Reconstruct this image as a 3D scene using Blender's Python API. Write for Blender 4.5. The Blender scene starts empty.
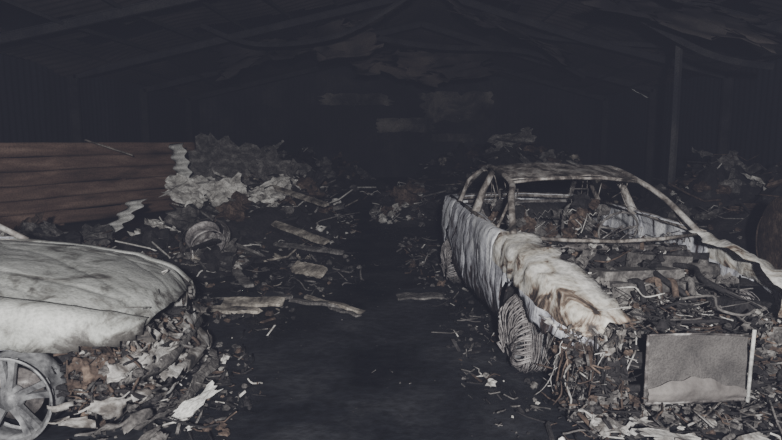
import bpy, math, random
from mathutils import Vector, Matrix, noise, Euler
R=random.Random(7)
pi=math.pi
def nz(x,y,z=0.0): return noise.noise(Vector((x,y,z)))
def lerp(a,b,t): return a+(b-a)*t
def clamp(a,lo,hi): return max(lo,min(hi,a))
def interp(x,pts):
    if x<=pts[0][0]: return pts[0][1]
    for (a,va),(b,vb) in zip(pts,pts[1:]):
        if x<=b:
            t=(x-a)/(b-a); return va+(vb-va)*t
    return pts[-1][1]

# ---------------------------------------------------------------- materials
def mat(name, ramp, scale=3.0, stretch=(1,1,1), rough=0.85, metal=0.0, bump=0.3, fine=40.0, zgrad=None, detail=8.0, spec=0.3, rough_noise=0.0, distort=0.4, mul=0.75):
    m=bpy.data.materials.new(name); m.use_nodes=True
    nt=m.node_tree; N=nt.nodes; L=nt.links
    b=N['Principled BSDF']
    tc=N.new('ShaderNodeTexCoord'); mp=N.new('ShaderNodeMapping'); mp.inputs['Scale'].default_value=stretch
    L.new(tc.outputs['Object'],mp.inputs['Vector'])
    n1=N.new('ShaderNodeTexNoise'); n1.inputs['Scale'].default_value=scale; n1.inputs['Detail'].default_value=detail
    n1.inputs['Roughness'].default_value=0.62; n1.inputs['Distortion'].default_value=distort
    L.new(mp.outputs['Vector'],n1.inputs['Vector'])
    fac=n1.outputs['Fac']
    if zgrad:
        sx=N.new('ShaderNodeSeparateXYZ'); L.new(tc.outputs['Object'],sx.inputs[0])
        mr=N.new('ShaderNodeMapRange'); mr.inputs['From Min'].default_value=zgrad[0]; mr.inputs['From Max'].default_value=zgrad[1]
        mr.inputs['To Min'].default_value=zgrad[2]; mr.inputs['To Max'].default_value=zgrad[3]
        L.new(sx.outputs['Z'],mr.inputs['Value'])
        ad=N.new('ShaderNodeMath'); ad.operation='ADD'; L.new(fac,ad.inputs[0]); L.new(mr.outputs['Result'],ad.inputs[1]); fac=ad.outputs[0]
    cr=N.new('ShaderNodeValToRGB'); el=cr.color_ramp.elements
    while len(el)>1: el.remove(el[-1])
    el[0].position=ramp[0][0]; el[0].color=(*ramp[0][1],1)
    for p,c in ramp[1:]:
        e=el.new(p); e.color=(*c,1)
    L.new(fac,cr.inputs['Fac'])
    n2=N.new('ShaderNodeTexNoise'); n2.inputs['Scale'].default_value=fine; n2.inputs['Detail'].default_value=6
    L.new(tc.outputs['Object'],n2.inputs['Vector'])
    mx=N.new('ShaderNodeMix'); mx.data_type='RGBA'; mx.blend_type='MULTIPLY'; mx.inputs['Factor'].default_value=mul
    c2=N.new('ShaderNodeValToRGB'); c2.color_ramp.elements[0].position=0.32; c2.color_ramp.elements[0].color=(0.25,0.25,0.25,1); c2.color_ramp.elements[1].position=0.58
    L.new(n2.outputs['Fac'],c2.inputs['Fac'])
    L.new(cr.outputs['Color'],mx.inputs['A']); L.new(c2.outputs['Color'],mx.inputs['B'])
    L.new(mx.outputs['Result'],b.inputs['Base Color'])
    b.inputs['Roughness'].default_value=rough; b.inputs['Metallic'].default_value=metal
    b.inputs['Specular IOR Level'].default_value=spec
    if rough_noise>0:
        mr2=N.new('ShaderNodeMapRange'); mr2.inputs['From Min'].default_value=0.35; mr2.inputs['From Max'].default_value=0.65
        mr2.inputs['To Min'].default_value=rough-rough_noise; mr2.inputs['To Max'].default_value=min(1,rough+rough_noise)
        L.new(n1.outputs['Fac'],mr2.inputs['Value']); L.new(mr2.outputs['Result'],b.inputs['Roughness'])
    bp=N.new('ShaderNodeBump'); bp.inputs['Strength'].default_value=bump; bp.inputs['Distance'].default_value=0.02
    L.new(n2.outputs['Fac'],bp.inputs['Height']); L.new(bp.outputs['Normal'],b.inputs['Normal'])
    return m
K=(0.008,0.007,0.008)
M_char=mat('charred_black',[(0.3,(0.004,0.004,0.005)),(0.6,(0.020,0.018,0.018)),(0.75,(0.07,0.068,0.066))],6,bump=0.8)
M_ash=mat('grey_ash',[(0.3,(0.02,0.019,0.018)),(0.5,(0.085,0.079,0.074)),(0.7,(0.23,0.22,0.205))],7,bump=0.6)
M_pale=mat('pale_ash_metal',[(0.3,(0.06,0.055,0.05)),(0.45,(0.27,0.26,0.24)),(0.65,(0.60,0.59,0.56))],6,bump=0.3,rough=0.7,mul=.5)
M_rust=mat('burnt_rust',[(0.3,(0.016,0.012,0.010)),(0.5,(0.058,0.040,0.030)),(0.7,(0.17,0.125,0.095))],8,bump=0.5)
M_wood=mat('scorched_wood',[(0.34,(0.025,0.022,0.018)),(0.46,(0.14,0.125,0.105)),(0.65,(0.42,0.385,0.33))],6,stretch=(1,1,1),bump=0.4,mul=.6)
DEB=[M_char,M_ash,M_pale,M_rust,M_wood]
M_side=mat('burnt_body_panel',[(0.37,K),(0.42,(0.05,0.035,0.03)),(0.455,(0.18,0.18,0.20)),(0.52,(0.44,0.45,0.49)),(0.68,(0.70,0.71,0.73))],3.4,stretch=(2.6,1.5,0.6),zgrad=(0.25,0.85,-0.08,0.08),rough=0.7,bump=0.25,mul=.45,distort=.9)
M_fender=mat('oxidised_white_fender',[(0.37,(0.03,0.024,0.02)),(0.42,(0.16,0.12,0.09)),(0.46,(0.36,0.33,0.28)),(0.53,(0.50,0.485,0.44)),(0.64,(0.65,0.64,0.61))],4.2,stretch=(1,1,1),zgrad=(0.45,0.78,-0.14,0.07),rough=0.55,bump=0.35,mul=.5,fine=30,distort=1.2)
M_roof=mat('scorched_roof_skin',[(0.36,(0.02,0.017,0.015)),(0.46,(0.09,0.078,0.068)),(0.54,(0.23,0.21,0.19)),(0.7,(0.46,0.45,0.43))],5,stretch=(1,1.5,1),rough=0.75,mul=.5)
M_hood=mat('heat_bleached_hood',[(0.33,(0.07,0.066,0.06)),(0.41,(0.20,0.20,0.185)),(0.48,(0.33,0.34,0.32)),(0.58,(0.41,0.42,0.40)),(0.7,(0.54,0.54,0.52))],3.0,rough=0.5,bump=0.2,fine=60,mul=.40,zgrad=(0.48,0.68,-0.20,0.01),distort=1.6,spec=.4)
M_fasc=mat('melted_fascia',[(0.36,(0.02,0.018,0.017)),(0.46,(0.10,0.09,0.08)),(0.54,(0.27,0.26,0.245)),(0.7,(0.46,0.455,0.44))],5,bump=0.4,mul=.5)
M_alloy=mat('sooty_alloy',[(0.35,(0.05,0.05,0.052)),(0.48,(0.17,0.172,0.175)),(0.62,(0.32,0.325,0.33))],6,rough=0.5,metal=0.2,bump=0.1,mul=.5)
M_cord=mat('steel_tyre_cord',[(0.3,(0.04,0.036,0.034)),(0.5,(0.20,0.185,0.18)),(0.7,(0.45,0.43,0.42))],9,rough=0.7,bump=0.3)
M_frame=mat('burnt_steel_frame',[(0.35,(0.02,0.018,0.017)),(0.5,(0.10,0.09,0.085)),(0.62,(0.30,0.29,0.28))],7,rough=0.8)
M_rad=mat('radiator_core',[(0.3,(0.045,0.042,0.04)),(0.55,(0.10,0.093,0.088)),(0.75,(0.17,0.16,0.15))],4,stretch=(1,1,1),rough=0.8,bump=0.4,fine=90,mul=.5)
M_rad2=mat('radiator_skin',[(0.3,(0.08,0.072,0.067)),(0.55,(0.15,0.138,0.13)),(0.75,(0.21,0.195,0.18))],3,rough=0.8,bump=0.2,mul=.3)
M_floor=mat('sooty_wet_concrete',[(0.30,(0.004,0.0045,0.006)),(0.5,(0.011,0.012,0.015)),(0.62,(0.022,0.023,0.027)),(0.75,(0.045,0.046,0.052))],1.3,rough=0.62,bump=0.9,fine=14,rough_noise=0.2,spec=0.3)
M_wall=mat('soot_corrugated_steel',[(0.35,(0.006,0.0065,0.009)),(0.6,(0.016,0.017,0.023)),(0.75,(0.04,0.041,0.05))],0.8,stretch=(1,1,0.3),rough=0.85,bump=0.3)
M_back=mat('soot_stained_end_wall',[(0.35,(0.010,0.011,0.014)),(0.55,(0.030,0.030,0.035)),(0.7,(0.08,0.075,0.07))],0.4,stretch=(1,1,1),rough=0.9)
M_ceil=mat('scorched_roof_sheet',[(0.38,(0.014,0.012,0.013)),(0.50,(0.045,0.039,0.036)),(0.62,(0.105,0.087,0.077)),(0.75,(0.16,0.13,0.11))],0.35,stretch=(1,0.5,1),rough=0.9,mul=.5)
M_beam=mat('soot_steel_beam',[(0.35,(0.010,0.010,0.012)),(0.65,(0.040,0.038,0.038))],2,rough=0.85)
M_board=mat('rusty_brown_board',[(0.3,(0.06,0.040,0.030)),(0.5,(0.17,0.108,0.080)),(0.7,(0.32,0.22,0.17))],1.6,stretch=(0.5,0.5,3.5),rough=0.8,mul=.5)
M_panel=mat('pale_wall_panel',[(0.35,(0.02,0.02,0.021)),(0.47,(0.09,0.085,0.078)),(0.65,(0.32,0.29,0.26))],0.8,rough=0.9)
M_white=mat('white_painted_sheet',[(0.3,(0.18,0.18,0.17)),(0.45,(0.45,0.45,0.43)),(0.7,(0.65,0.65,0.63))],3,rough=0.7,mul=.5)

# ---------------------------------------------------------------- mesh builder
class MB:
    def __init__(s): s.v=[];s.f=[];s.m=[];s.sm=[]
    def add(s,vs,fs,m=0,smooth=False):
        o=len(s.v); s.v+= [tuple(p) for p in vs]
        for f in fs: s.f.append(tuple(i+o for i in f)); s.m.append(m); s.sm.append(smooth)
    def box(s,c,size,rot=(0,0,0),m=0,jit=0.0,taper=1.0):
        Mx=Euler(rot).to_matrix(); vs=[]
        for x in(-.5,.5):
            for y in(-.5,.5):
                for z in(-.5,.5):
                    k=taper if x>0 else 1
                    p=Vector((x*size[0],y*size[1]*k,z*size[2]*k))
                    if jit: p+=Vector((R.uniform(-1,1)*size[0],R.uniform(-1,1)*size[1],R.uniform(-1,1)*size[2]))*jit
                    vs.append(Mx@p+Vector(c))
        s.add(vs,[(0,1,3,2),(4,6,7,5),(0,4,5,1),(2,3,7,6),(0,2,6,4),(1,5,7,3)],m)
    def tube(s,pts,r,n=6,m=0,closed=False,flat=1.0,smooth=True):
        pts=[Vector(p) for p in pts]; k=len(pts); vs=[]
        up=Vector((0,0,1))
        for i,p in enumerate(pts):
            a=pts[(i-1)%k] if (closed or i>0) else p
            b=pts[(i+1)%k] if (closed or i<k-1) else p
            d=(b-a); d=d.normalized() if d.length>1e-6 else Vector((1,0,0))
            u=up if abs(d.dot(up))<0.95 else Vector((1,0,0))
            sx=d.cross(u).normalized(); sy=sx.cross(d).normalized()
            rr=r[i] if isinstance(r,(list,tuple)) else r
            for j in range(n):
                t=2*pi*j/n; vs.append(p+sx*math.cos(t)*rr+sy*math.sin(t)*rr*flat)
        fs=[]
        for i in range(k if closed else k-1):
            a=i*n; b=((i+1)%k)*n
            for j in range(n): fs.append((a+j,a+(j+1)%n,b+(j+1)%n,b+j))
        if not closed:
            fs.append(tuple(range(n))[::-1]); fs.append(tuple((k-1)*n+j for j in range(n)))
        s.add(vs,fs,m,smooth)
    def grid(s,fn,nu,nv,m=0,skip=None,smooth=True):
        vs=[fn(i/nu,j/nv) for i in range(nu+1) for j in range(nv+1)]; fs=[]
        for i in range(nu):
            for j in range(nv):
                if skip and skip((i+.5)/nu,(j+.5)/nv): continue
                a=i*(nv+1)+j; fs.append((a,a+nv+1,a+nv+2,a+1))
        s.add(vs,fs,m,smooth)
    def lathe(s,prof,c,n=32,m=0,axis='y',sgn=1,smooth=True):
        vs=[];k=len(prof)
        for i in range(n):
            t=2*pi*i/n
            for r,o in prof:
                if axis=='y': vs.append((c[0]+r*math.cos(t),c[1]+o*sgn,c[2]+r*math.sin(t)))
                elif axis=='z': vs.append((c[0]+r*math.cos(t),c[1]+r*math.sin(t),c[2]+o))
                else: vs.append((c[0]+o*sgn,c[1]+r*math.cos(t),c[2]+r*math.sin(t)))
        fs=[]
        for i in range(n):
            for j in range(k-1):
                a=i*k+j;b=((i+1)%n)*k+j; fs.append((a,a+1,b+1,b))
        s.add(vs,fs,m,smooth)
    def sheet(s,c,size,rot,m=0,crump=0.15,n=7,rag=True,seed=None,smooth=False):
        sd=R.uniform(0,100) if seed is None else seed
        Mx=Euler(rot).to_matrix(); C=Vector(c); q=max(size)
        def fn(u,v):
            x=(u-.5)*size[0]; y=(v-.5)*size[1]
            z=(nz(x*3/q+sd,y*3/q,sd)+0.6*nz(x*8/q,y*8/q+sd))*crump*q
            if rag:
                x+=(nz(u*5+sd,v*7,3)+nz(u*15+sd,v*17,3)*.6)*size[0]*.16; y+=(nz(u*6,v*5+sd,9)+nz(u*16,v*15+sd,9)*.6)*size[1]*.18
            return Mx@Vector((x,y,z))+C
        s.grid(fn,n,n,m,smooth=smooth)
    def lump(s,c,r,m=0,sq=0.7,n=7,k=5):
        sd=R.uniform(0,99)
        def fn(u,v):
            t=2*pi*u; p=pi*v
            d=Vector((math.sin(p)*math.cos(t),math.sin(p)*math.sin(t),math.cos(p)*sq))
            q=1+0.9*noise.noise(d*2.2+Vector((sd,0,0)))
            return Vector(c)+d*r*q
        s.grid(fn,n,k,m,smooth=False)
    def build(s,name,mats,parent=None,solid=0,bevel=0,M=None,sub=0):
        me=bpy.data.meshes.new(name); me.from_pydata(s.v,[],s.f)
        for mm in mats: me.materials.append(mm)
        me.polygons.foreach_set('material_index',s.m); me.polygons.foreach_set('use_smooth',s.sm)
        me.update(); o=bpy.data.objects.new(name,me); bpy.context.scene.collection.objects.link(o)
        if parent: o.parent=parent
        if M is not None: o.matrix_world=M
        if sub: q=o.modifiers.new('sub','SUBSURF'); q.levels=sub; q.render_levels=sub
        if solid: q=o.modifiers.new('sol','SOLIDIFY'); q.thickness=solid; q.offset=-1
        if bevel: q=o.modifiers.new('bev','BEVEL'); q.width=bevel; q.segments=2; q.limit_method='ANGLE'
        return o
def empty(name,M=None):
    o=bpy.data.objects.new(name,None); bpy.context.scene.collection.objects.link(o)
    if M is not None: o.matrix_world=M
    return o
def smoothpts(p,k=6):
    out=[]; P=[Vector(a) for a in p]
    for i in range(len(P)-1):
        a=P[max(i-1,0)];b=P[i];c=P[i+1];e=P[min(i+2,len(P)-1)]
        for j in range(k):
            t=j/k; out.append(.5*((2*b)+(c-a)*t+(2*a-5*b+4*c-e)*t*t+(3*b-a-3*c+e)*t**3))
    out.append(P[-1]); return out

# ---------------------------------------------------------------- debris helpers
def chips(mb,n,pos,size=(0.03,0.12),w=(5,4,2,2,1)):
    for _ in range(n):
        x,y,z=pos(); k=R.random(); m=R.choices(range(5),w)[0]
        a=lerp(size[0],size[1],R.random()**1.8)
        rz_=R.uniform(0,6.3)
        rot=(R.uniform(-.9,.9),R.uniform(-.7,.7),rz_)
        if k<.30: mb.box((x,y,z+a*.15),(a*R.uniform(.8,2.8),a*R.uniform(.12,.5),a*R.uniform(.06,.25)),rot,m,.12)
        elif k<.34: mb.sheet((x,y,z+a*.2),(a*R.uniform(1,1.8),a*R.uniform(.5,1.1)),rot,m,.38,5)
        elif k<.48:
            L=a*R.uniform(1.5,3.2); wd=a*R.uniform(.12,.3); tw=R.uniform(-2.5,2.5); bd=R.uniform(-.5,.5); Mx=Euler((R.uniform(-.4,.4),R.uniform(-.6,.6),rz_)).to_matrix(); C=Vector((x,y,z+a*.3)); ph=R.uniform(0,6)
            def rb(u,v):
                t=(u-.5); q=(v-.5)*wd; an=ph+tw*t
                return C+Mx@Vector((t*L,q*math.cos(an)+bd*L*t*t,q*math.sin(an)+.12*L*math.sin(u*5+ph)))
            mb.grid(rb,5,1,m,smooth=False)
        elif k<.86: mb.lump((x,y,z+a*.1),a*.5,m)
        else:
            L=a*R.uniform(2,5); t=R.uniform(0,6.3); up=R.uniform(-.1,.5)
            p=[(x+math.cos(t)*L*(q-.5)+R.uniform(-.1,.1)*L,y+math.sin(t)*L*(q-.5)+R.uniform(-.1,.1)*L,z+.02+abs(up*L*(q-.2))) for q in(0,.3,.6,1)]
            mb.tube(p,a*.05+.003,5,m)
def ell(cx,cy,rx,ry,zf=lambda x,y:0,pw=.6):
    def f():
        t=R.uniform(0,2*pi); r=R.random()**pw
        x=cx+rx*r*math.cos(t); y=cy+ry*r*math.sin(t); return x,y,zf(x,y)
    return f
def mound(name,cx,cy,rx,ry,h,n,size=(0.05,0.22),w=(5,4,2,2,1),extra=None,sheets=6,planks=5,shs=(.4,.9),lumps=10):
    mb=MB()
    def H(x,y):
        d=math.sqrt(((x-cx)/rx)**2+((y-cy)/ry)**2)
        return max(0,(1-d*d))*h*(0.75+0.7*nz(x*1.3,y*1.3,h)+.35*nz(x*3,y*3,h))+0.05*nz(x*5,y*5)
    def fn(u,v):
        x=cx+(u-.5)*2*rx; y=cy+(v-.5)*2*ry; return (x,y,max(-.01,H(x,y)-.02))
    mb.grid(fn,40,40,0,smooth=False)
    zf=lambda x,y:max(0,H(x,y))
    chips(mb,n,ell(cx,cy,rx,ry,zf,.5),size,w)
    chips(mb,n,ell(cx,cy,rx,ry,zf,.5),(size[0]*.4,size[0]*1.2),w)
    for _ in range(lumps):
        x,y,z=ell(cx,cy,rx*.85,ry*.85,zf)(); mb.lump((x,y,z+.05),R.uniform(.12,.3),R.choice([0,1,1,3]),.7,14,9)
    for _ in range(sheets):
        x,y,z=ell(cx,cy,rx*.8,ry*.8,zf)(); 
        mb.sheet((x,y,z+.12),(R.uniform(*shs),R.uniform(.25,.5)),(R.uniform(-.8,.8),R.uniform(-.8,.8),R.uniform(0,6)),R.choice([1,1,2,3,0]),.16,12)
    for _ in range(planks):
        x,y,z=ell(cx,cy,rx*.8,ry*.8,zf)()
        mb.box((x,y,z+.12),(R.uniform(.6,1.5),.09,.03),(R.uniform(-.2,.2),R.uniform(-.3,.3),R.uniform(0,6)),R.choice([1,4,0,1,2]),.02)
    for _ in range(8):
        x,y,z=ell(cx,cy,rx*.8,ry*.8,zf)(); p=[]
        for q in range(7): 
            p.append((x,y,z+.03+.15*abs(math.sin(q*1.1)))); x+=R.uniform(-.15,.18); y+=R.uniform(-.15,.15)
        mb.tube(p,.008,5,R.choice([1,3,2]))
    if extra: extra(mb,zf)
    return mb.build(name,DEB)

# ---------------------------------------------------------------- room shell
XL,XR,YB,Y0=-8.5,9.0,27.0,-4.0; EZ=3.5; RX,RZ=1.0,5.7
mb=MB(); 
def ff(u,v):
    x=lerp(XL,XR,u); y=lerp(Y0,YB,v); return (x,y,-0.012+0.018*nz(x*.8,y*.8)+.008*nz(x*4,y*4))
mb.grid(ff,140,240,0); mb.build('floor',[M_floor])
def corr(name,p0,p1,h,mt,pitch=.24,amp=.025,top=None,z0=-.03):
    mb=MB(); p0=Vector(p0);p1=Vector(p1); d=p1-p0; Lh=d.length; n=int(Lh/pitch*6); nr=Vector((-d.y,d.x,0)).normalized()
    def fn(u,v):
        p=p0+d*u; t=top(p) if top else h
        return p+nr*amp*math.sin(u*Lh/pitch*2*pi)+nr*.05*nz(p.x*.6,p.y*.6,v*3)+Vector((0,0,lerp(z0,t,v)))
    mb.grid(fn,n,8,0); return mb.build(name,[mt])
corr('wall_left',(XL,Y0,0),(XL,YB,0),EZ,M_wall)
corr('wall_right',(XR,Y0,0),(XR,YB,0),EZ,M_wall)
rz=lambda p: lerp(RZ,EZ,abs(p.x-RX)/(RX-XL if p.x<RX else XR-RX))
corr('wall_back',(XL,YB,0),(XR,YB,0),EZ,M_back,top=rz)
mb=MB()
for sx,ex in((RX,XL),(RX,XR)):
    def rf(u,v):
        y=lerp(Y0,YB,u); x=lerp(sx,ex,v); 
        return (x,y,lerp(RZ,EZ,v)+.01*math.sin(y/.3*2*pi)+.12*nz(x*.5,y*.35,2)-.5*max(0,nz(x*.3,y*.25,7)))
    mb.grid(rf,620,24,0,skip=lambda u,v:nz(u*9,v*2.3,sx+ex)>.42)
mb.build('ceiling',[M_ceil])
mb=MB()
def ibeam(a,b,w=.10,h=.22,m=0):
    a=Vector(a);b=Vector(b); d=(b-a).normalized(); side=d.cross(Vector((0,1,0))) if abs(d.y)<.9 else Vector((0,0,1))
    up=side.normalized(); la=d.cross(up).normalized()
    for off,ww,hh in((0,.012,h),(h/2,w,.015),(-h/2,w,.015)):
        vs=[]
        for p in(a,b):
            for i,j in((-1,-1),(1,-1),(1,1),(-1,1)): vs.append(p+up*(off+j*hh/2)+la*(i*ww/2))
        mb.add(vs,[(0,1,2,3),(4,7,6,5),(0,4,5,1),(1,5,6,2),(2,6,7,3),(3,7,4,0)],m)
for y in(2.5,7,11.5,16,20.5,25):
    ibeam((XL+.2,y,0),(XL+.2,y,EZ-.15)); ibeam((XR-.2,y,0),(XR-.2,y,EZ-.15))
    s1=R.uniform(0,.25); s2=R.uniform(0,.3)
    ibeam((XL+.2,y,EZ-.2),((XL+RX)/2,y,(EZ+RZ)/2-.22-s1),.08,.16); ibeam(((XL+RX)/2,y,(EZ+RZ)/2-.22-s1),(RX,y,RZ-.25),.08,.16)
    ibeam((RX,y,RZ-.25),((XR+RX)/2,y,(EZ+RZ)/2-.22-s2),.08,.16); ibeam(((XR+RX)/2,y,(EZ+RZ)/2-.22-s2),(XR-.2,y,EZ-.2),.08,.16)
for k in range(1,8):
    for e in(XL,XR):
        x=lerp(RX,e,k/8); z=lerp(RZ,EZ,k/8)-.10
        for ya,yb in((-3,7),(7,16),(16,26.8)):
            s=R.choice([0,0,.15,.35]); mb.tube([(x,ya,z),(x+R.uniform(-.15,.15),(ya+yb)/2,z-s),(x,yb,z)],.04,4,0,smooth=False)
mb.build('roof_truss',[M_beam])
def beam(name,pts,r,m): 
    mb=MB(); mb.tube(smoothpts(pts),r,4,0,smooth=False,flat=1.8); return mb.build(name,[m])
beam('fallen_roof_purlin',[(3.4,13,5.0),(4.2,12,4.3),(5.6,11,3.2),(6.6,10.6,2.9)],.03,M_beam)
beam('fallen_roof_purlin',[(-4.6,15,4.4),(-3.2,14.6,3.9),(-1.2,14,4.0),(.5,13.5,4.8)],.03,M_beam)
beam('fallen_roof_purlin',[(2.0,16,5.2),(4.0,17,4.5),(7.0,15,3.9)],.03,M_beam)
beam('fallen_roof_purlin',[(-2.0,18,4.9),(1.0,17.5,4.3),(4.0,18,4.2),(6,19,3.6)],.04,M_beam)
mb=MB(); mb.sheet((3.0,15.5,4.35),(3.4,1.6),(.5,.35,.3),0,.08,20,smooth=True); mb.sheet((-2.6,17,4.2),(4.2,1.7),(.6,-.2,.05),0,.08,20,smooth=True)
mb.sheet((5.0,11.0,3.95),(3.2,2.0),(.5,.28,-.2),0,.05,20,smooth=True); mb.sheet((1.0,20,4.2),(4.5,2.0),(.6,.0,.05),0,.08,20,smooth=True); mb.sheet((3.6,9.6,4.1),(2.2,1.5),(.4,.15,.3),0,.06,20,smooth=True)
mb.build('sagging_roof_sheet',[M_ceil],solid=.006)
beam('steel_post',[(5.6,12,-.02),(5.62,12,1.8),(5.6,12,3.9)],.04,M_back)
mb=MB(); mb.sheet((4.9,12,2.55),(.35,.05),(0,.5,0),0,.1,4); mb.build('hanging_metal_strip',[M_white])
mb=MB()
for x,z,w,h in((2.9,3.1,3.0,1.3),(0.6,2.3,2.4,.6),(2.5,1.75,2.2,.35),(-1.6,3.4,3.0,.5)):
    mb.sheet((x,YB-.25,z),(w,h),(pi/2,0,0),0,.02,12)
mb.build('end_wall_panel',[M_panel])

A=Vector((-7.9,8.8,0)); B=Vector((-4.75,14.6,0)); d=B-A; Ln=d.length; dn=d.normalized(); nr=Vector((dn.y,-dn.x,0))
mb=MB(); yaw=math.atan2(d.y,d.x)
for i in range(6):
    zc=.16+i*.262
    def bf(u,v,zc=zc,i=i):
        p=A+dn*(u*Ln); z=zc+(v-.5)*.262; b=.03*math.sin(v*pi)+.035*v
        return p+nr*(b+.03*nz(u*6,i*3.1)+.05*nz(u*9,z*2))+Vector((0,0,z+.02*nz(u*4,i*2.0,5)))
    mb.grid(bf,60,6,0)
for k in range(5):
    p=A+dn*(Ln*(k+.2)/4.6); mb.box((p.x-nr.x*.06,p.y-nr.y*.06,.8),(.08,.08,1.6),(0,0,yaw),0)
mb.build('boarded_partition',[M_board],solid=.012)
def zigzag(name,base,top,w,n,off=(0.07,0,0)):
    mb=MB(); b=Vector(base);t=Vector(top)
    def fn(u,v):
        p=b.lerp(t,u); s=.5+.5*math.sin(u*n*2*pi)
        return p+Vector(((v-.5)*w*(1+.3*nz(u*5,v*3,n))+s*off[0],s*.12-.06,0))+Vector((0,0,.02*(v-.5)+.02*nz(u*9,v*6)))
    mb.grid(fn,n*8,3,0,smooth=True); return mb.build(name,[M_white],solid=.006)
zigzag('torn_white_cladding',(-3.72,11.2,0.0),(-4.02,11.3,1.58),.26,8,(.035,0,0))
zigzag('torn_white_cladding',(-4.75,9.6,.0),(-4.15,9.8,.68),.26,4,(.06,0,0))
mb=MB(); mb.box((-5.6,12.0,1.5),(.9,.06,.03),(0,.35,.3),0,.02); mb.build('loose_batten',[M_wood],bevel=.004)
mb=MB(); mb.sheet((-3.4,12.6,1.15),(1.5,1.2),(1.0,.25,.3),0,.05,12); mb.sheet((-2.3,12.9,.9),(1.2,1.0),(.8,.45,.1),0,.06,12); mb.build('fallen_cladding_sheet',[M_ash],solid=.01)

# ---------------------------------------------------------------- piles
def ex1(mb,zf):
    for x,y,L,rz_,ry_,m in((-1.55,9.8,1.6,-.75,.15,4),(-2.1,9.4,1.1,-1.1,-.25,2),(-1.9,10.4,1.3,.5,.3,1),(-2.6,10.2,1.0,.9,.4,2),(-2.2,11.4,1.4,-.3,.3,4),(-3,10,1.2,.1,.3,2),(-1.5,11.4,1.1,.6,.4,4)):
        mb.box((x,y,zf(x,y)+.12),(L,.11,.035),(.3,ry_,rz_),m,.05)
    for x,y,sx,sy,r,m in((-3.2,9.6,.8,.6,(.7,.2,.3),2),(-2.5,9.2,.7,.4,(.9,-.3,.8),2),(-2.9,10.6,.9,.6,(.8,.4,-.4),1),(-2.0,10.2,.6,.45,(.7,-.5,.2),2),(-3.3,11.4,.9,.7,(1.0,.1,.5),2),(-2.3,11.6,.8,.5,(.9,.5,.1),1),(-1.6,10.6,.5,.4,(.6,.3,1.0),2)):
        mb.sheet((x,y,zf(x,y)+.2),(sx,sy),r,m,.14,16)
mound('rubble_pile',-2.35,11.0,1.7,3.2,1.05,650,(.05,.26),(6,5,3,1.5,1),ex1,20,5,lumps=24)
mound('rubble_pile',-2.75,7.7,.85,.9,.40,360,(.03,.2),(5,5,2,2,1),None,6,3,(.2,.5))
mound('rubble_pile',0.35,13.0,.75,1.6,.75,260,(.06,.22),(4,4,5,1.5,1),None,5,3,(.3,.6))
mound('rubble_pile',-3.0,18.5,3.0,4.0,1.3,300,(.1,.4),(6,5,1,2,1),None,16,6)
mound('rubble_pile',3.2,13.5,2.0,2.6,1.4,380,(.08,.35),(7,4,1,3,1),None,12,5)
mound('rubble_pile',6.2,10.5,2.0,3.2,1.2,380,(.08,.35),(7,4,.3,5,.3),None,8,3)
mound('rubble_pile',3.5,21.5,3.0,3.0,1.4,240,(.1,.4),(6,4,1,3,1),None,8,4)
mound('rubble_pile',-5.0,8.3,1.4,.9,.22,260,(.03,.18),(5,4,1.5,3,1),None,5,3)
def wheelmb(mb,c,Rr,sgn,m=0,spokes=5,w=.19,axis='y'):
    prof=[(Rr*.93,-w),(Rr,-w),(Rr*.93,-w*.8),(Rr*.86,-w*.4),(Rr*.86,-.03),(Rr*.95,-.02),(Rr,0.0),(Rr*1.01,.012),(Rr*.95,.008),(Rr*.90,-.02)]
    mb.lathe(prof,c,48,m,'y',sgn)
    mb.lathe([(0.0,-.01),(.028,-.01),(.034,-.02),(.07,-.03),(.075,-.07),(.06,-.1),(0,-.1)],c,24,m,'y',sgn)
    for k in range(spokes):
        for dl in(-.15,.15):
            t=2*pi*k/spokes+.35; t1=t+dl; t0=t+dl*1.2
            vs=[]
            for r,tt,hw,o0,o1 in((.055,t0,.017,-.02,-.06),(Rr*.55,t1,.014,-.03,-.06),(Rr*.93,t1,.019,-.015,-.05)):
                dx,dz=math.cos(tt),math.sin(tt)
                for s_,o in((-1,o1),(-1,o0),(1,o0),(1,o1)):
                    vs.append((c[0]+dx*r-dz*hw*s_,c[1]+o*sgn,c[2]+dz*r+dx*hw*s_))
            fs=[]
            for a in(0,4):
                for j in range(4): fs.append((a+j,a+(j+1)%4,a+4+(j+1)%4,a+4+j))
            mb.add(vs,fs,m)
    for k in range(5):
        t=2*pi*k/5; mb.lathe([(0,.0),(.009,0),(.009,-.03)],(c[0]+.05*math.cos(t),c[1]-.025*sgn,c[2]+.05*math.sin(t)),8,m,'y',sgn)
    mb.lathe([(.05,-.11),(.15,-.11),(.15,-.13),(.05,-.13)],c,32,1,'y',sgn)
mb=MB(); wheelmb(mb,(0,0,0),.22,1,0); 
for q in range(5): mb.lathe([(.26+.012*q,-.02*q),(.27+.012*q,-.02*q-.01)],(0,0,0),40,1,'y',1)
mb.build('loose_car_wheel',[M_cord,M_frame],M=Matrix.Translation((-2.35,7.4,.46))@Euler((.5,.3,.8)).to_matrix().to_4x4())

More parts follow.
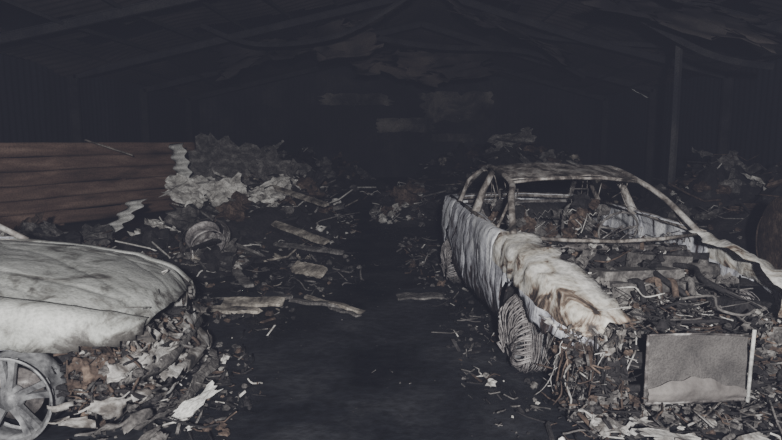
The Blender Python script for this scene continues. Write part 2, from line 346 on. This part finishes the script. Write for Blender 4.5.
# ---------------------------------------------------------------- cars
def car(M,hood,arch_r,arch_z,rim_z,drop,seed,mside,mtop,tyres,ax0=.86):
    E=empty('burnt_car',M)
    L=4.6; ax=(ax0,3.55)
    Wp=[(0,.60),(.08,.70),(.2,.80),(.45,.87),(.8,.90),(3.7,.90),(4.2,.86),(4.45,.78),(4.6,.66)]
    bp=[(0,.60),(.15,.68),(.45,.77),(.9,.84),(1.4,.90),(2.0,.92),(3.9,.96),(4.5,.93),(4.6,.88)]
    W=lambda x:interp(x,Wp); Bz=lambda x:interp(x,bp)-drop
    zs=.19-drop*.6
    rows=[0,.08,.16,.25,.34,.43,.52,.61,.70,.78,.86,.92,.96,1.0]
    fp=[(0,.93),(.15,.97),(.5,1.0),(.8,.985),(.92,.965),(1.0,.93)]
    xs=sorted(set([round(i*.03,3) for i in range(154)]+[1.42,1.435,2.52,2.535,3.42,3.435]))
    seams=(1.435,2.535,3.435)
    for s,nm in((1,'side_panel_1'),(-1,'side_panel_2')):
        mb=MB(); vs=[];nr_=len(rows)+3
        def LIM(x):
            if x>.66: return -1
            return (.50 if hood else .43)+.07*nz(x*4,seed,s)+.05*nz(x*13,seed,s)
        for x in xs:
            b=Bz(x)
            for k in range(nr_):
                if k<len(rows):
                    t=rows[k]; z=zs+t*(b-zs); y=W(x)*interp(t,fp)
                else:
                    q=k-len(rows)+1
                    if x<1.4: inn=((.26+.07*nz(x*6,seed,s) if s>0 else .13+.05*nz(x*6,seed,s)) if not hood else .12)*min(1,W(x)/.8)
                    elif x>3.75: inn=.16
                    else: inn=.07
                    y=W(x)*.93-inn*q/3; z=b+.018*math.sin(q/3*pi/1.3)
                    t=1
                p=Vector((x,y,z))
                if hood: p.y+=nz(x*1.6+seed,z*2.2,s*5)*.03+nz(x*7+seed,z*7,s*3)*.014-.02*math.exp(-abs(nz(x*2.5,z*3,seed))*14)
                else: # ridged buckling of sheet metal
                    p.y+=nz(x*1.3+seed,z*1.2,s*5)*.05+.03-.05*abs(nz(x*2.6+z*1.5+seed,z*2.4,s))-.03*abs(nz(x*6-z*3+seed,z*5,s*3))+nz(x*14,z*11,s)*.010
                if not hood and x<1.3 and k>=10: p.z+=.02-.06*abs(nz(x*4,k*.25,seed))-.03*max(0,(.5-x))+.02*nz(x*11,k*.8,seed); p.y+=.02*nz(x*4,1,seed+k*.05)
                if x in seams and k<len(rows): p.y-=.02
                p.z=max(p.z,LIM(x))
                for a in ax:
                    dx=x-a; dz=p.z-arch_z; dd=math.hypot(dx,dz)
                    if 0.12<dd<arch_r and dz>-.2: 
                        p.x=a+dx/dd*arch_r; p.z=arch_z+dz/dd*arch_r
                vs.append((p.x,p.y*s,p.z,x,zs+(rows[k] if k<len(rows) else 1)*(b-zs)))
        fs=[]
        for i in range(len(xs)-1):
            for k in range(nr_-1):
                a=i*nr_+k; q=[a,a+nr_,a+nr_+1,a+1]
                ox=sum(vs[j][3] for j in q)/4; oz=sum(vs[j][4] for j in q)/4
                if any(math.hypot(ox-c,oz-arch_z)<arch_r-.005 for c in ax): continue
                if all(vs[j][4]<=LIM(vs[j][3])+1e-4 or vs[j][3]<.66 and vs[j][4]<LIM(.65) for j in q): continue
                if s<0: q=q[::-1]
                fs.append(q)
        mb.add([v[:3] for v in vs],fs,0,True)
        for idx,f in enumerate(mb.f):
            kk=min(j%nr_ for j in f); xx=vs[f[0]][3]
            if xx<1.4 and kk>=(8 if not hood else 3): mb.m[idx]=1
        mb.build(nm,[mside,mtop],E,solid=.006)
        mb=MB()
        for a in ax:
            hi=1.0 if a>1 else .58
            pts=[(a+math.cos(t)*arch_r,(W(a+math.cos(t)*arch_r)*.965+.004)*s,arch_z+math.sin(t)*arch_r) for t in [pi*-.02+i*pi*hi/20 for i in range(21)]]
            mb.tube(pts,.008,6,0)
            mb.grid(lambda u,v:(a+math.cos(pi*u)*(arch_r+.0),(.87-v*.28)*s,arch_z+math.sin(pi*u)*(arch_r+.0)),16,3,1,skip=lambda u,v:a<1 and u>.6)
        mb.build('wheel_arch',[mside,M_char],E)
    if hood:
        mb=MB()
        def hf(u,v):
            x=lerp(.02,1.36,u); w=W(x)*.93-.10; y=(v*2-1)*w
            e=abs(v*2-1)
            z=Bz(x)+.065*(1-e**3)*min(1,.4+u)+.010
            z-=.05*max(0,(.12-u)/.12)**2
            cr=abs(nz(x*1.4+y*.9+seed,y*1.2,2))
            z+=.024*nz(x*1.8+seed,y*1.8)-.010*math.exp(-cr*22)+.004*nz(x*8,y*8,seed)+.002*nz(x*22,y*22,seed)-.008*math.exp(-((y-.46*(1-.2*u))/.025)**2)-.008*math.exp(-((y+.46*(1-.2*u))/.025)**2)
            x+=-.05*(1-e*e)*(1-u)+.012*nz(y*7,seed,3)*(1-u)
            return (x,y,z)
        mb.grid(hf,90,90,0)
        mb.build('hood',[mtop],E,solid=.012)
    mb=MB()
    mb.grid(lambda u,v:(lerp(3.92,4.62,u),(v*2-1)*(W(lerp(3.92,4.6,u))*.93-.12),Bz(lerp(3.92,4.6,u))+.03*(1-abs(v*2-1)**2)+.01+.012*nz(u*4,v*5,seed)),12,16,0)
    mb.grid(lambda u,v:(4.60+.07*math.sin(u*pi)+.06*(1-(v*2-1)**2),(v*2-1)*.64,lerp(zs+.03,Bz(4.6)+.02,u)+.01*nz(u*4,v*6,seed)),12,20,0,skip=lambda u,v:.55<u<.85 and (v<.2 or v>.8))
    mb.build('trunk',[mside],E,solid=.006)
    mb=MB(); H=1.36-drop
    J=lambda:R.uniform(-.012,.012)
    for s in(1,-1):
        P=[(1.32,.77*s,Bz(1.35)+.01),(1.72,.69*s,H-.22),(2.06,.60*s,H-.085),(2.6,.60*s,H+.005),(3.2,.57*s,H-.01),(3.6,.62*s,H-.16),(4.0,.72*s,Bz(4)+.0)]
        mb.tube(smoothpts([(a+J(),b+J(),c+J()*.6) for a,b,c in P]),.029,8,0,flat=.8)
        mb.tube([(2.53,.82*s,Bz(2.5)-.02),(2.58,.72*s,H-.2),(2.66,.60*s,H)],[.045,.035,.03],6,0)
        mb.tube([(3.36,.81*s,Bz(3.4)),(3.42,.70*s,H-.16),(3.36,.6*s,H-.06)],[.03,.022,.02],6,0)
        mb.tube([(1.35,.83*s,Bz(1.4)),(2.5,.83*s,Bz(2.5)+.01),(3.95,.80*s,Bz(3.9)+.01)],.022,6,0)
        mb.tube([(1.65,.82*s,Bz(1.65)),(1.70,.71*s,H-.24)],.013,6,0)
        for _ in range(5):
            x=R.uniform(2.1,3.2); mb.tube(smoothpts([(x,.57*s,H-.04),(x+R.uniform(-.1,.1),.54*s,H-R.uniform(.1,.2)),(x+R.uniform(-.2,.2),.5*s,H-R.uniform(.2,.45))],4),.005,5,0)
    for (x,z,w) in((2.06,H-.075,.6),(3.22,H-.02,.57)):
        mb.tube([(x+.03,-w,z-.02),(x,-w*.5,z+.015),(x-.01,0,z+.022),(x,w*.5,z+.015),(x+.03,w,z-.02)],.024,6,0,flat=.6)
    mb.tube([(1.36,-.78,Bz(1.4)-.01),(1.22,-.4,Bz(1.3)-.01),(1.18,0,Bz(1.3)-.02),(1.22,.4,Bz(1.3)-.01),(1.36,.78,Bz(1.4)-.01)],.015,6,0)
    mb.tube([(3.98,-.7,Bz(4)),(4.04,0,Bz(4)+.03),(3.98,.7,Bz(4))],.03,6,0)
    mb.build('window_frame',[M_roof],E)
    mb=MB()
    def rff(u,v):
        x=lerp(2.04,3.25,u); y=(v*2-1)*.60; e=abs(v*2-1)
        base=lerp(H-.07,H+.02,min(1,u*1.9)) if u<.52 else lerp(H+.02,H-.01,(u-.52)/.48)
        return (x,y,base+.035*(1-e**2.2)+.018*nz(x*3+seed,y*3)+.009*nz(x*9,y*9))
    mb.grid(rff,36,28,0); mb.build('roof',[M_roof],E,solid=.006)
    mb=MB()
    mb.grid(lambda u,v:(lerp(1.15,4.3,u),(v*2-1)*.80,.22-drop*.6+.03*nz(u*9,v*6,seed)+.08*math.exp(-((v-.5)/.09)**2)),30,12,0)
    mb.grid(lambda u,v:(1.2+.03*nz(v*6,u*6),(u*2-1)*.78,lerp(.22-drop,Bz(1.3)-.12,v)+.04*nz(u*9,v*3,seed)),30,8,0)
    mb.grid(lambda u,v:(lerp(3.45,3.65,v),(u*2-1)*.75,lerp(.35-drop,Bz(3.9)-.05,v)+.02*nz(u*6,v*4)),16,8,0)
    mb.build('floor_pan',[M_char],E,solid=.01)
    mb=MB()
    for y0 in(-.38,.38):
        x0=2.15; zb=.36-drop
        mb.tube(smoothpts([(x0+.42,y0-.22,zb),(x0+.62,y0-.21,zb+.35),(x0+.70,y0-.13,zb+.60),(x0+.70,y0+.13,zb+.60),(x0+.62,y0+.21,zb+.35),(x0+.42,y0+.22,zb)]),.018,6,1)
        mb.tube([(x0+.72,y0-.07,zb+.58),(x0+.74,y0-.1,zb+.78),(x0+.74,y0+.1,zb+.78),(x0+.72,y0+.07,zb+.58)],.012,6,1)
        mb.tube([(x0,y0-.23,zb),(x0+.45,y0-.23,zb)],.02,6,0); mb.tube([(x0,y0+.23,zb),(x0+.45,y0+.23,zb)],.02,6,0); mb.tube([(x0,y0-.23,zb),(x0,y0+.23,zb)],.02,6,0)
        for q in range(7):
            f=q/6; ph=R.uniform(0,3)
            pts=[(x0+.46+.2*f+.03*math.sin(i*1.3+ph),y0-.2+.4*i/16+J(),zb+.06+.48*f+.014*(-1)**i+.03*math.sin(i*.5+ph)) for i in range(17)]
            mb.tube(pts,.006,4,R.choice([0,1,2]))
            pts=[(x0+.04+.38*f+.022*(-1)**i,y0-.22+.44*i/16,zb+.05+.01*math.sin(i)) for i in range(17)]
            mb.tube(pts,.006,4,1)
        for _ in range(26): mb.lump((x0+.58+R.uniform(-.12,.06),y0+R.uniform(-.2,.2),zb+R.uniform(.1,.68)),R.uniform(.03,.09),R.choice([0,1,1,2,3,4]),1,10,7)
    for q in range(4):
        pts=[(3.25+.06*q,-.68+1.36*i/40,.62-drop+.07*q+.018*(-1)**i+.05*nz(i*.2,q*3.0,seed)) for i in range(41)]; mb.tube(pts,.006,4,0)
    for _ in range(20): mb.lump((3.3+R.uniform(-.1,.1),R.uniform(-.6,.6),.6-drop+R.uniform(0,.3)),R.uniform(.04,.10),R.choice([0,1,4,3]),1,10,7)
    mb.tube([(3.5,-.68,.95-drop),(3.5,.68,.95-drop)],.02,6,0)
    mb.tube([(1.5,-.76,.74-drop),(1.52,0,.77-drop),(1.5,.76,.74-drop)],.035,8,0)
    mb.tube([(1.3,-.38,.62-drop),(1.95,-.38,.84-drop)],.025,8,0)
    cw=Vector((1.95,-.38,.84-drop)); e1=Vector((0,1,0)); e2=Vector((-.35,0,.94))
    mb.tube([cw+(e1*math.cos(t)+e2*math.sin(t))*.18 for t in [i*2*pi/24 for i in range(24)]],.010,6,1,closed=True)
    for t in(.2,pi-.2,-pi/2): mb.tube([cw,cw+(e1*math.cos(t)+e2*math.sin(t))*.18],.012,5,1)
    def pin(): return R.uniform(1.3,3.4),R.uniform(-.72,.72),.28-drop+R.random()**2*.3
    chips(mb,260,pin,(.02,.11),(1,1,1,1,1))
    def pd(): return R.uniform(1.2,1.7),R.uniform(-.72,.72),.72-drop+R.random()*.12
    chips(mb,240,pd,(.015,.07),(2,2,.6,1,4))
    for _ in range(40):
        p=Vector((R.uniform(1.35,3.3),R.uniform(-.7,.7),R.uniform(.45,.95)-drop)); pts=[p]
        for k in range(5):
            p=p+Vector((R.uniform(-.16,.16),R.uniform(-.2,.2),R.uniform(-.14,.10))); p.z=min(p.z,1.1-drop); p.y=clamp(p.y,-.74,.74); pts.append(p.copy())
        mb.tube(smoothpts(pts,4),R.choice([.003,.005,.007]),5,R.choice([0,0,1,2,4]))
    mb.build('seat_frame',[M_frame,M_ash,M_pale,M_rust,M_char],E)
    for i,a in enumerate(ax):
        for s in(1,-1):
            mb=MB(); c=(a,(.84 if tyres else .87)*s,rim_z); wheelmb(mb,c,.25 if not tyres else .225,s,0)
            mb.tube([(a,.7*s,rim_z),(a,0,rim_z+.02)],.03,8,1)
            if tyres:
                for k in range(60):
                    r0=.235+R.uniform(0,.05); o=R.uniform(-.21,.035); ph=R.uniform(0,6)
                    pts=[]
                    for j in range(28):
                        t=2*pi*j/28; rr=r0+.008*math.sin(3*t+ph)+.004*math.sin(7*t+ph*2)
                        pts.append((c[0]+rr*math.cos(t),c[1]+(o+.012*math.sin(2*t+ph))*s,c[2]+rr*math.sin(t)))
                    mb.tube([(p[0],p[1],max(p[2],.004)) for p in pts],.003,4,2,closed=True)
                for k in range(64):
                    t=pi*(-.15+1.3*k/63)+R.uniform(-.05,.05); sg=R.uniform(0,.05)
                    p0=Vector((c[0]+.285*math.cos(t),c[1]+.0,max(.01,c[2]+.275*math.sin(t))))
                    p1=Vector((c[0]+.262*math.cos(t),c[1]+(.045+sg)*s,max(.01,c[2]-sg+.25*math.sin(t))))
                    p2=Vector((c[0]+.20*math.cos(t)+.02,c[1]+(.06+sg)*s,max(.01,c[2]-.03-sg+.17*math.sin(t))))
                    p3=Vector((c[0]+.12*math.cos(t)+.04+R.uniform(-.02,.02),c[1]+.075*s,max(.01,c[2]-.14+.08*math.sin(t)+R.uniform(-.06,.03))))
                    mb.tube(smoothpts([p0,p1,p2,p3],3),.006,4,2)
            mb.build('wheel_%d'%(i*2+(1 if s>0 else 2)),[M_alloy,M_frame,M_cord],E)
    mb=MB(); z0=-drop
    mb.box((.78,.02,.50+z0),(.42,.62,.36),(0,.05,.05),1,.03)
    mb.box((.78,.02,.70+z0),(.24,.56,.08),(0,.1,.05),1,.05)
    mb.box((.35,-.42,.52+z0),(.26,.2,.2),(.1,.1,.2),0,.06); mb.box((1.05,-.3,.72+z0),(.2,.4,.12),(.1,.1,.1),1,.08)
    for q in range(4): mb.tube(smoothpts([(.62,-.22+.13*q+J(),.68+z0),(.52,-.22+.12*q+J(),.71+z0+J()),(.45,-.2+.11*q,.58+z0)],4),.022,8,R.choice([0,1,3]))
    for q in range(4): mb.tube(smoothpts([(.3+.1*q,-.5+.3*q,.60+z0),(.5+.1*q,-.3+.25*q,.72+z0),(.8+.05*q,-.4+.3*q,.74+z0),(1.1,-.3+.2*q,.70+z0)],5),.02,8,R.choice([0,1,3]))
    mb.lathe([(0,0),(.09,0),(.09,-.03),(.06,-.03)],(.76,.36,.5+z0),24,1,'y',1)
    mb.lathe([(0,0),(.06,0),(.06,-.03)],(.62,.37,.58+z0),24,2,'y',1)
    for s in(1,-1):
        mb.lathe([(.0,.03),(.03,.03),(.04,0),(.10,0),(.115,-.03),(.12,-.25)],(.92,.56*s,.74+z0),24,1,'z')
        mb.tube([(.05,.52*s,.35+z0),(.6,.50*s,.38+z0),(1.25,.45*s,.35+z0)],.045,4,0,smooth=False,flat=1.4)
    mb.tube([(.05,-.62,.34+z0),(.04,0,.35+z0),(.05,.62,.34+z0)],.035,4,0,smooth=False,flat=1.5)
    mb.tube([(.05,-.6,.17+z0*.5),(.05,.6,.17+z0*.5)],.025,6,0)
    for _ in range(70):
        p=Vector((R.uniform(.1,1.1),R.uniform(-.6,.6),R.uniform(.50,.72)+z0)); pts=[p]
        for k in range(4): p=p+Vector((R.uniform(-.16,.16),R.uniform(-.16,.16),R.uniform(-.08,.05))); p.z=min(p.z,.74+z0); p.y=clamp(p.y,-.7,.7); p.x=max(p.x,.02); pts.append(p.copy())
        mb.tube(smoothpts(pts,4),R.choice([.003,.005,.009]),6,R.choice([0,0,1,1,2,3]))
    zt=.66 if not hood else .5
    def pe(): 
        x=R.uniform(.05,1.2); return x,R.uniform(-.62,.62)*min(1,W(x)/.85),zt-.27+z0+R.random()*.18+.12*x*(0 if hood else 1)
    chips(mb,1000 if not hood else 160,pe,(.010,.08),(5,5,1.0,3,0))
    mb.build('engine_bay',[M_char,M_ash,M_pale,M_rust,M_frame],E)
    return E,W,Bz

# ---- right car
a=math.radians(94.5)
MR=Matrix.Translation((1.84,3.42,0))@Matrix.Rotation(a,4,'Z')
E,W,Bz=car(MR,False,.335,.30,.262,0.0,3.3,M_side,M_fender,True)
mb=MB()
def rd(u,v): 
    y=lerp(.37,-.23,u); z=lerp(.15,.54,v); return (-.08+.02*math.sin(u*pi)*math.sin(v*pi)+.02*nz(u*3,v*3),y,z+.02*nz(u*2,4))
mb.grid(rd,30,20,0)
def rd2(u,v):
    y=lerp(.37,-.22,u); top=.20+.10*(1-abs(u-.45)*1.6)+.03*nz(u*7,2); z=lerp(.145,top,v)
    return (-.10-.03*math.sin(v*pi)*(1-abs(u-.5))+.012*nz(u*6,v*3),y,z)
mb.grid(rd2,30,10,3)
mb.tube([(-.09,.38,.14),(-.09,.38,.55)],.010,6,1); mb.tube([(-.10,.38,.55),(-.08,.05,.545),(-.10,-.24,.53)],.007,6,1)
mb.tube([(-.10,-.24,.13),(-.09,-.25,.35),(-.11,-.24,.57)],.011,6,2); mb.tube([(-.09,.38,.14),(-.09,-.24,.14)],.010,6,1)
mb.build('radiator',[M_rad,M_frame,M_white,M_rad2],E)
mb=MB()
for (x,y,z,sx,sy,rot,m) in((.05,.64,.45,.22,.16,(1.2,.5,.3),2),(.12,.72,.38,.26,.12,(1.4,.2,.5),3),(-.02,.56,.30,.2,.16,(.9,1.0,.2),0),(.0,.55,.50,.18,.12,(.4,1.1,0),2),
        (.2,.78,.50,.28,.10,(1.5,.1,.1),2),(-.05,.62,.14,.22,.12,(.5,.6,.9),1),(.0,-.45,.42,.3,.22,(.3,1.2,.2),1),(.0,-.6,.3,.3,.25,(.6,1.0,.2),3),(.5,.45,.68,.25,.14,(.3,.5,.3),1),(1.0,.4,.76,.3,.2,(.2,.4,.9),1),(.9,-.1,.74,.3,.18,(-.3,.4,.3),0),(.6,-.4,.68,.3,.2,(.3,.2,.6),1)):
    mb.sheet((x,y,z),(sx,sy),rot,m,.3,16)
mb.grid(lambda u,v:(.06+.10*u+.03*nz(u*5,v*4,2),lerp(.62,.80,u)+.03*nz(u*4,v*6),lerp(.30,.56,v)+.03*nz(u*6,1)),14,14,3,skip=lambda u,v:nz(u*6,v*5,4)>.15)
for _ in range(90):
    p=Vector((R.uniform(-.05,.35),R.uniform(.42,.82),R.uniform(.35,.58))); pts=[p]
    for k in range(4): p=p+Vector((R.uniform(-.05,.05),R.uniform(-.04,.04),-R.uniform(.03,.13))); p.z=max(p.z,.02); pts.append(p.copy())
    mb.tube(smoothpts(pts,3),R.choice([.003,.005,.008]),5,R.choice([0,0,1,1,2,3]))
def pf(): return R.uniform(-.1,.4),R.uniform(.42,.80),R.uniform(.04,.52)
chips(mb,700,pf,(.008,.06),(5,4,1.6,3,0))
def pf(): return R.uniform(-.08,.2),R.uniform(-.8,-.28),R.uniform(.05,.55)
chips(mb,500,pf,(.008,.07),(5,4,1,3,0))
def pf(): return R.uniform(-.25,.15),R.uniform(-.8,.8),R.uniform(.0,.11)
chips(mb,600,pf,(.01,.08),(4,4,2,2,0))
mb.build('torn_bumper',[M_char,M_ash,M_fasc,M_rust,M_wood],E)

# ---- left car
a=math.radians(184)
ML=Matrix.Translation((-1.50,3.98,0))@Matrix.Rotation(a,4,'Z')
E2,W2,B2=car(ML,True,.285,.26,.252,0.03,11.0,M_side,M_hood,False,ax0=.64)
mb=MB()
def skin(z0,z1,off,y0,y1,mi,sd,hole):
    def pos(t):
        P=smoothpts([(.42,.88,0),(.22,.84,0),(.08,.72,0),(-.02,.5,0),(-.07,.2,0),(-.08,-.2,0),(-.04,-.55,0),(.1,-.75,0)],8)
        f=t*(len(P)-1); i=min(int(f),len(P)-2); return P[i].lerp(P[i+1],f-i)
    def fn(u,v):
        p=pos(lerp(y0,y1,u)); z=lerp(z0,z1,v)+.05*nz(u*5+sd,v*2,sd)-.05*u*(1-v)+.02*nz(u*16,v*2,sd)
        n=Vector((p.x-.6,p.y,0)).normalized()
        p=p+n*(off+.05*math.sin(v*pi)+.05*nz(u*5,v*3,sd)+.03*nz(u*14,v*9,sd)); return (p.x,p.y,max(.01,z))
    mb.grid(fn,60,12,mi,skip=lambda u,v:nz(u*9+sd,v*3,sd)>hole,smooth=True)
skin(.30,.42,-.02,.22,.95,2,3.1,.22); skin(.12,.24,.04,.02,.8,2,7.7,.12); skin(.40,.50,-.04,.32,.6,2,12.3,.1); skin(.04,.12,.12,.1,.75,1,5.3,.15)
skin(.28,.46,-.06,.08,.36,3,21.0,.2)
for yy in(.50,-.50):
    mb.lathe([(.09,.0),(.095,-.02),(.075,.05),(.045,.08),(0,.09)],(.06,yy,.46),24,2,'x',1)
    mb.lathe([(.05,.0),(.055,-.02),(.04,.04),(0,.05)],(.03,yy-.14,.46),20,1,'x',1)
mb.lathe([(.10,.0),(.105,-.02),(.08,.05),(0,.09)],(.22,.72,.43),24,3,'y',-1)
mb.tube(smoothpts([(.1,.7,.30),(-.06,.4,.28),(-.08,0,.29),(-.06,-.5,.28)]),.03,5,1,flat=1.6)
def pf(): return R.uniform(-.1,.45),R.uniform(-.7,.80),R.uniform(.03,.44)
chips(mb,700,pf,(.008,.06),(6,4,1.2,3,0))
def pf(): return R.uniform(.1,.38),R.uniform(.6,.78),R.uniform(.10,.46)
chips(mb,300,pf,(.01,.06),(5,2,.3,6,0))
for _ in range(60):
    p=Vector((R.uniform(-.08,.35),R.uniform(-.3,.80),R.uniform(.3,.46))); pts=[p]
    for k in range(4): p=p+Vector((R.uniform(-.07,.06),R.uniform(-.06,.04),-R.uniform(.02,.11))); p.z=max(p.z,.02); pts.append(p.copy())
    mb.tube(smoothpts(pts,3),R.choice([.003,.005,.008]),5,R.choice([0,1,1,2,3]))
mb.build('torn_bumper',[M_char,M_ash,M_fasc,M_rust,M_wood],E2,solid=.004)

# ---------------------------------------------------------------- loose debris on floor
mb=MB()
chips(mb,420,ell(-1.35,3.6,.5,1.0,pw=.7),(.010,.07),(6,5,1.2,2,0))
chips(mb,240,ell(-1.7,5.6,.8,1.3),(.015,.09),(7,5,1,2,1))
chips(mb,520,ell(1.8,3.0,1.0,.40),(.012,.09),(5,5,2,2,0))
chips(mb,220,ell(.75,5.0,.32,2.2),(.012,.07),(7,5,.6,1,0))
chips(mb,200,ell(.45,8.5,.35,2.0),(.02,.10),(7,5,1,2,0))
chips(mb,200,ell(-1.1,7.4,.8,1.5),(.02,.10),(8,4,.5,1,1))
chips(mb,300,ell(0,6.5,1.6,5.0,pw=.5),(.006,.015),(9,3,.1,.1,0))
chips(mb,260,ell(2.9,2.9,.8,.6),(.02,.12),(4,5,2,3,0))
mb.build('scattered_debris',DEB)
def plank(c,size,rot,m=M_wood): 
    mb=MB(); sd=R.uniform(0,99); n=14; vs=[]
    for i in range(n+1):
        u=i/n-.5; wv=size[1]*(.5+.12*nz(u*9,sd)); wv2=size[1]*(.5+.12*nz(u*9,sd+7))
        if i in(0,n): wv*=.6
        zz=.02*nz(u*3,sd+3); ex=0
        for yy,z in((-wv,-.5),(wv2,-.5),(wv2,.5),(-wv,.5)): vs.append((u*size[0]+(R.uniform(-.02,.02) if i in(0,n) else 0),yy,z*size[2]+zz))
    fs=[(3,2,1,0),tuple(n*4+j for j in range(4))]
    for i in range(n):
        for j in range(4): fs.append((i*4+j,i*4+(j+1)%4,i*4+4+(j+1)%4,i*4+4+j))
    mb.add(vs,fs,0); o=mb.build('wooden_plank',[m]); o.location=c; o.rotation_euler=rot
plank((-1.35,5.75,.07),(.60,.14,.03),(.25,.05,.12)); plank((-1.52,5.55,.04),(.55,.10,.03),(.1,0,-.1)); plank((-1.2,5.95,.05),(.4,.07,.03),(.1,0,.5),M_ash)
plank((-.58,5.75,.05),(.75,.06,.03),(0,.04,-.62)); plank((-.75,5.8,.04),(.6,.06,.03),(0,0,-.42),M_ash); plank((-.45,5.55,.03),(.45,.04,.02),(0,0,-.8),M_ash)
plank((-1.0,7.1,.10),(.42,.2,.03),(.4,.1,-.4)); plank((-1.5,8.7,.36),(1.6,.13,.035),(.3,.14,-.72)); plank((-1.15,8.2,.16),(1.1,.09,.03),(.3,.05,-.4),M_ash)
plank((.3,6.1,.03),(.5,.2,.02),(0,0,.1),M_ash); plank((-1.7,6.7,.08),(.5,.1,.03),(.1,.2,-1.0),M_ash)
def shard(name,c,size,rot,m,cr=.12): 
    mb=MB(); mb.sheet((0,0,0),size,(0,0,0),0,cr,14); o=mb.build(name,[m],solid=.006); o.location=c; o.rotation_euler=rot
shard('metal_shard',(-1.18,3.45,.08),(.09,.30),(.3,.2,-.55),M_white)
shard('metal_shard',(-1.32,2.95,.05),(.10,.28),(.2,.2,-.5),M_ash)
shard('crumpled_panel',(1.75,2.95,.07),(.8,.22),(.1,.1,.15),M_fasc,.10)
shard('crumpled_panel',(2.2,2.75,.07),(.6,.28),(.15,-.1,-.1),M_ash,.12)
shard('crumpled_panel',(1.25,3.2,.06),(.3,.2),(.1,.3,.4),M_fasc,.2)
mb=MB()
def tk(u,v):
    t=2*pi*u; r=.55; x=math.cos(t)*r+.03*nz(u*6,v*4); z=math.sin(t)*r*.8; return (lerp(-.9,.9,v),x,z+.45)
mb.grid(tk,32,16,0)
for sx in(-.9,.9): mb.lathe([(0,0),(.3,.02),(.5,0),(.56,-.02)],(sx,0,.45),32,0,'x',1 if sx>0 else -1)
for sx in(-.6,.6): mb.box((sx,0,.06),(.12,.8,.14),m=1)
mb.build('rusty_fuel_tank',[M_rust,M_beam],M=Matrix.Translation((5.3,6.6,.02))@Matrix.Rotation(-.1,4,'Z'))

# ---------------------------------------------------------------- light / world / camera
def light(name,t,loc,en,col,**k):
    l=bpy.data.lights.new(name,t); l.energy=en; l.color=col
    for a,b in k.items(): setattr(l,a,b)
    o=bpy.data.objects.new(name,l); bpy.context.scene.collection.objects.link(o); o.location=loc; return o
light('torch_lamp','POINT',(.15,-1.5,2.1),2900,(1.0,.98,.965),shadow_soft_size=.1)
w=bpy.data.worlds.new('night'); bpy.context.scene.world=w; w.use_nodes=True; nt=w.node_tree
nt.nodes['Background'].inputs['Color'].default_value=(.02,.025,.04,1); nt.nodes['Background'].inputs['Strength'].default_value=.3
vs=nt.nodes.new('ShaderNodeVolumeScatter'); vs.inputs['Color'].default_value=(.68,.70,1,1); vs.inputs['Density'].default_value=.0036
nt.links.new(vs.outputs[0],nt.nodes['World Output'].inputs['Volume'])
cam=bpy.data.cameras.new('camera'); co=bpy.data.objects.new('camera',cam); bpy.context.scene.collection.objects.link(co)
co.location=(0,0,1.65); co.rotation_euler=(math.radians(90-7.6),0,0); cam.lens=27.6; cam.sensor_width=36; cam.clip_end=200
bpy.context.scene.camera=co
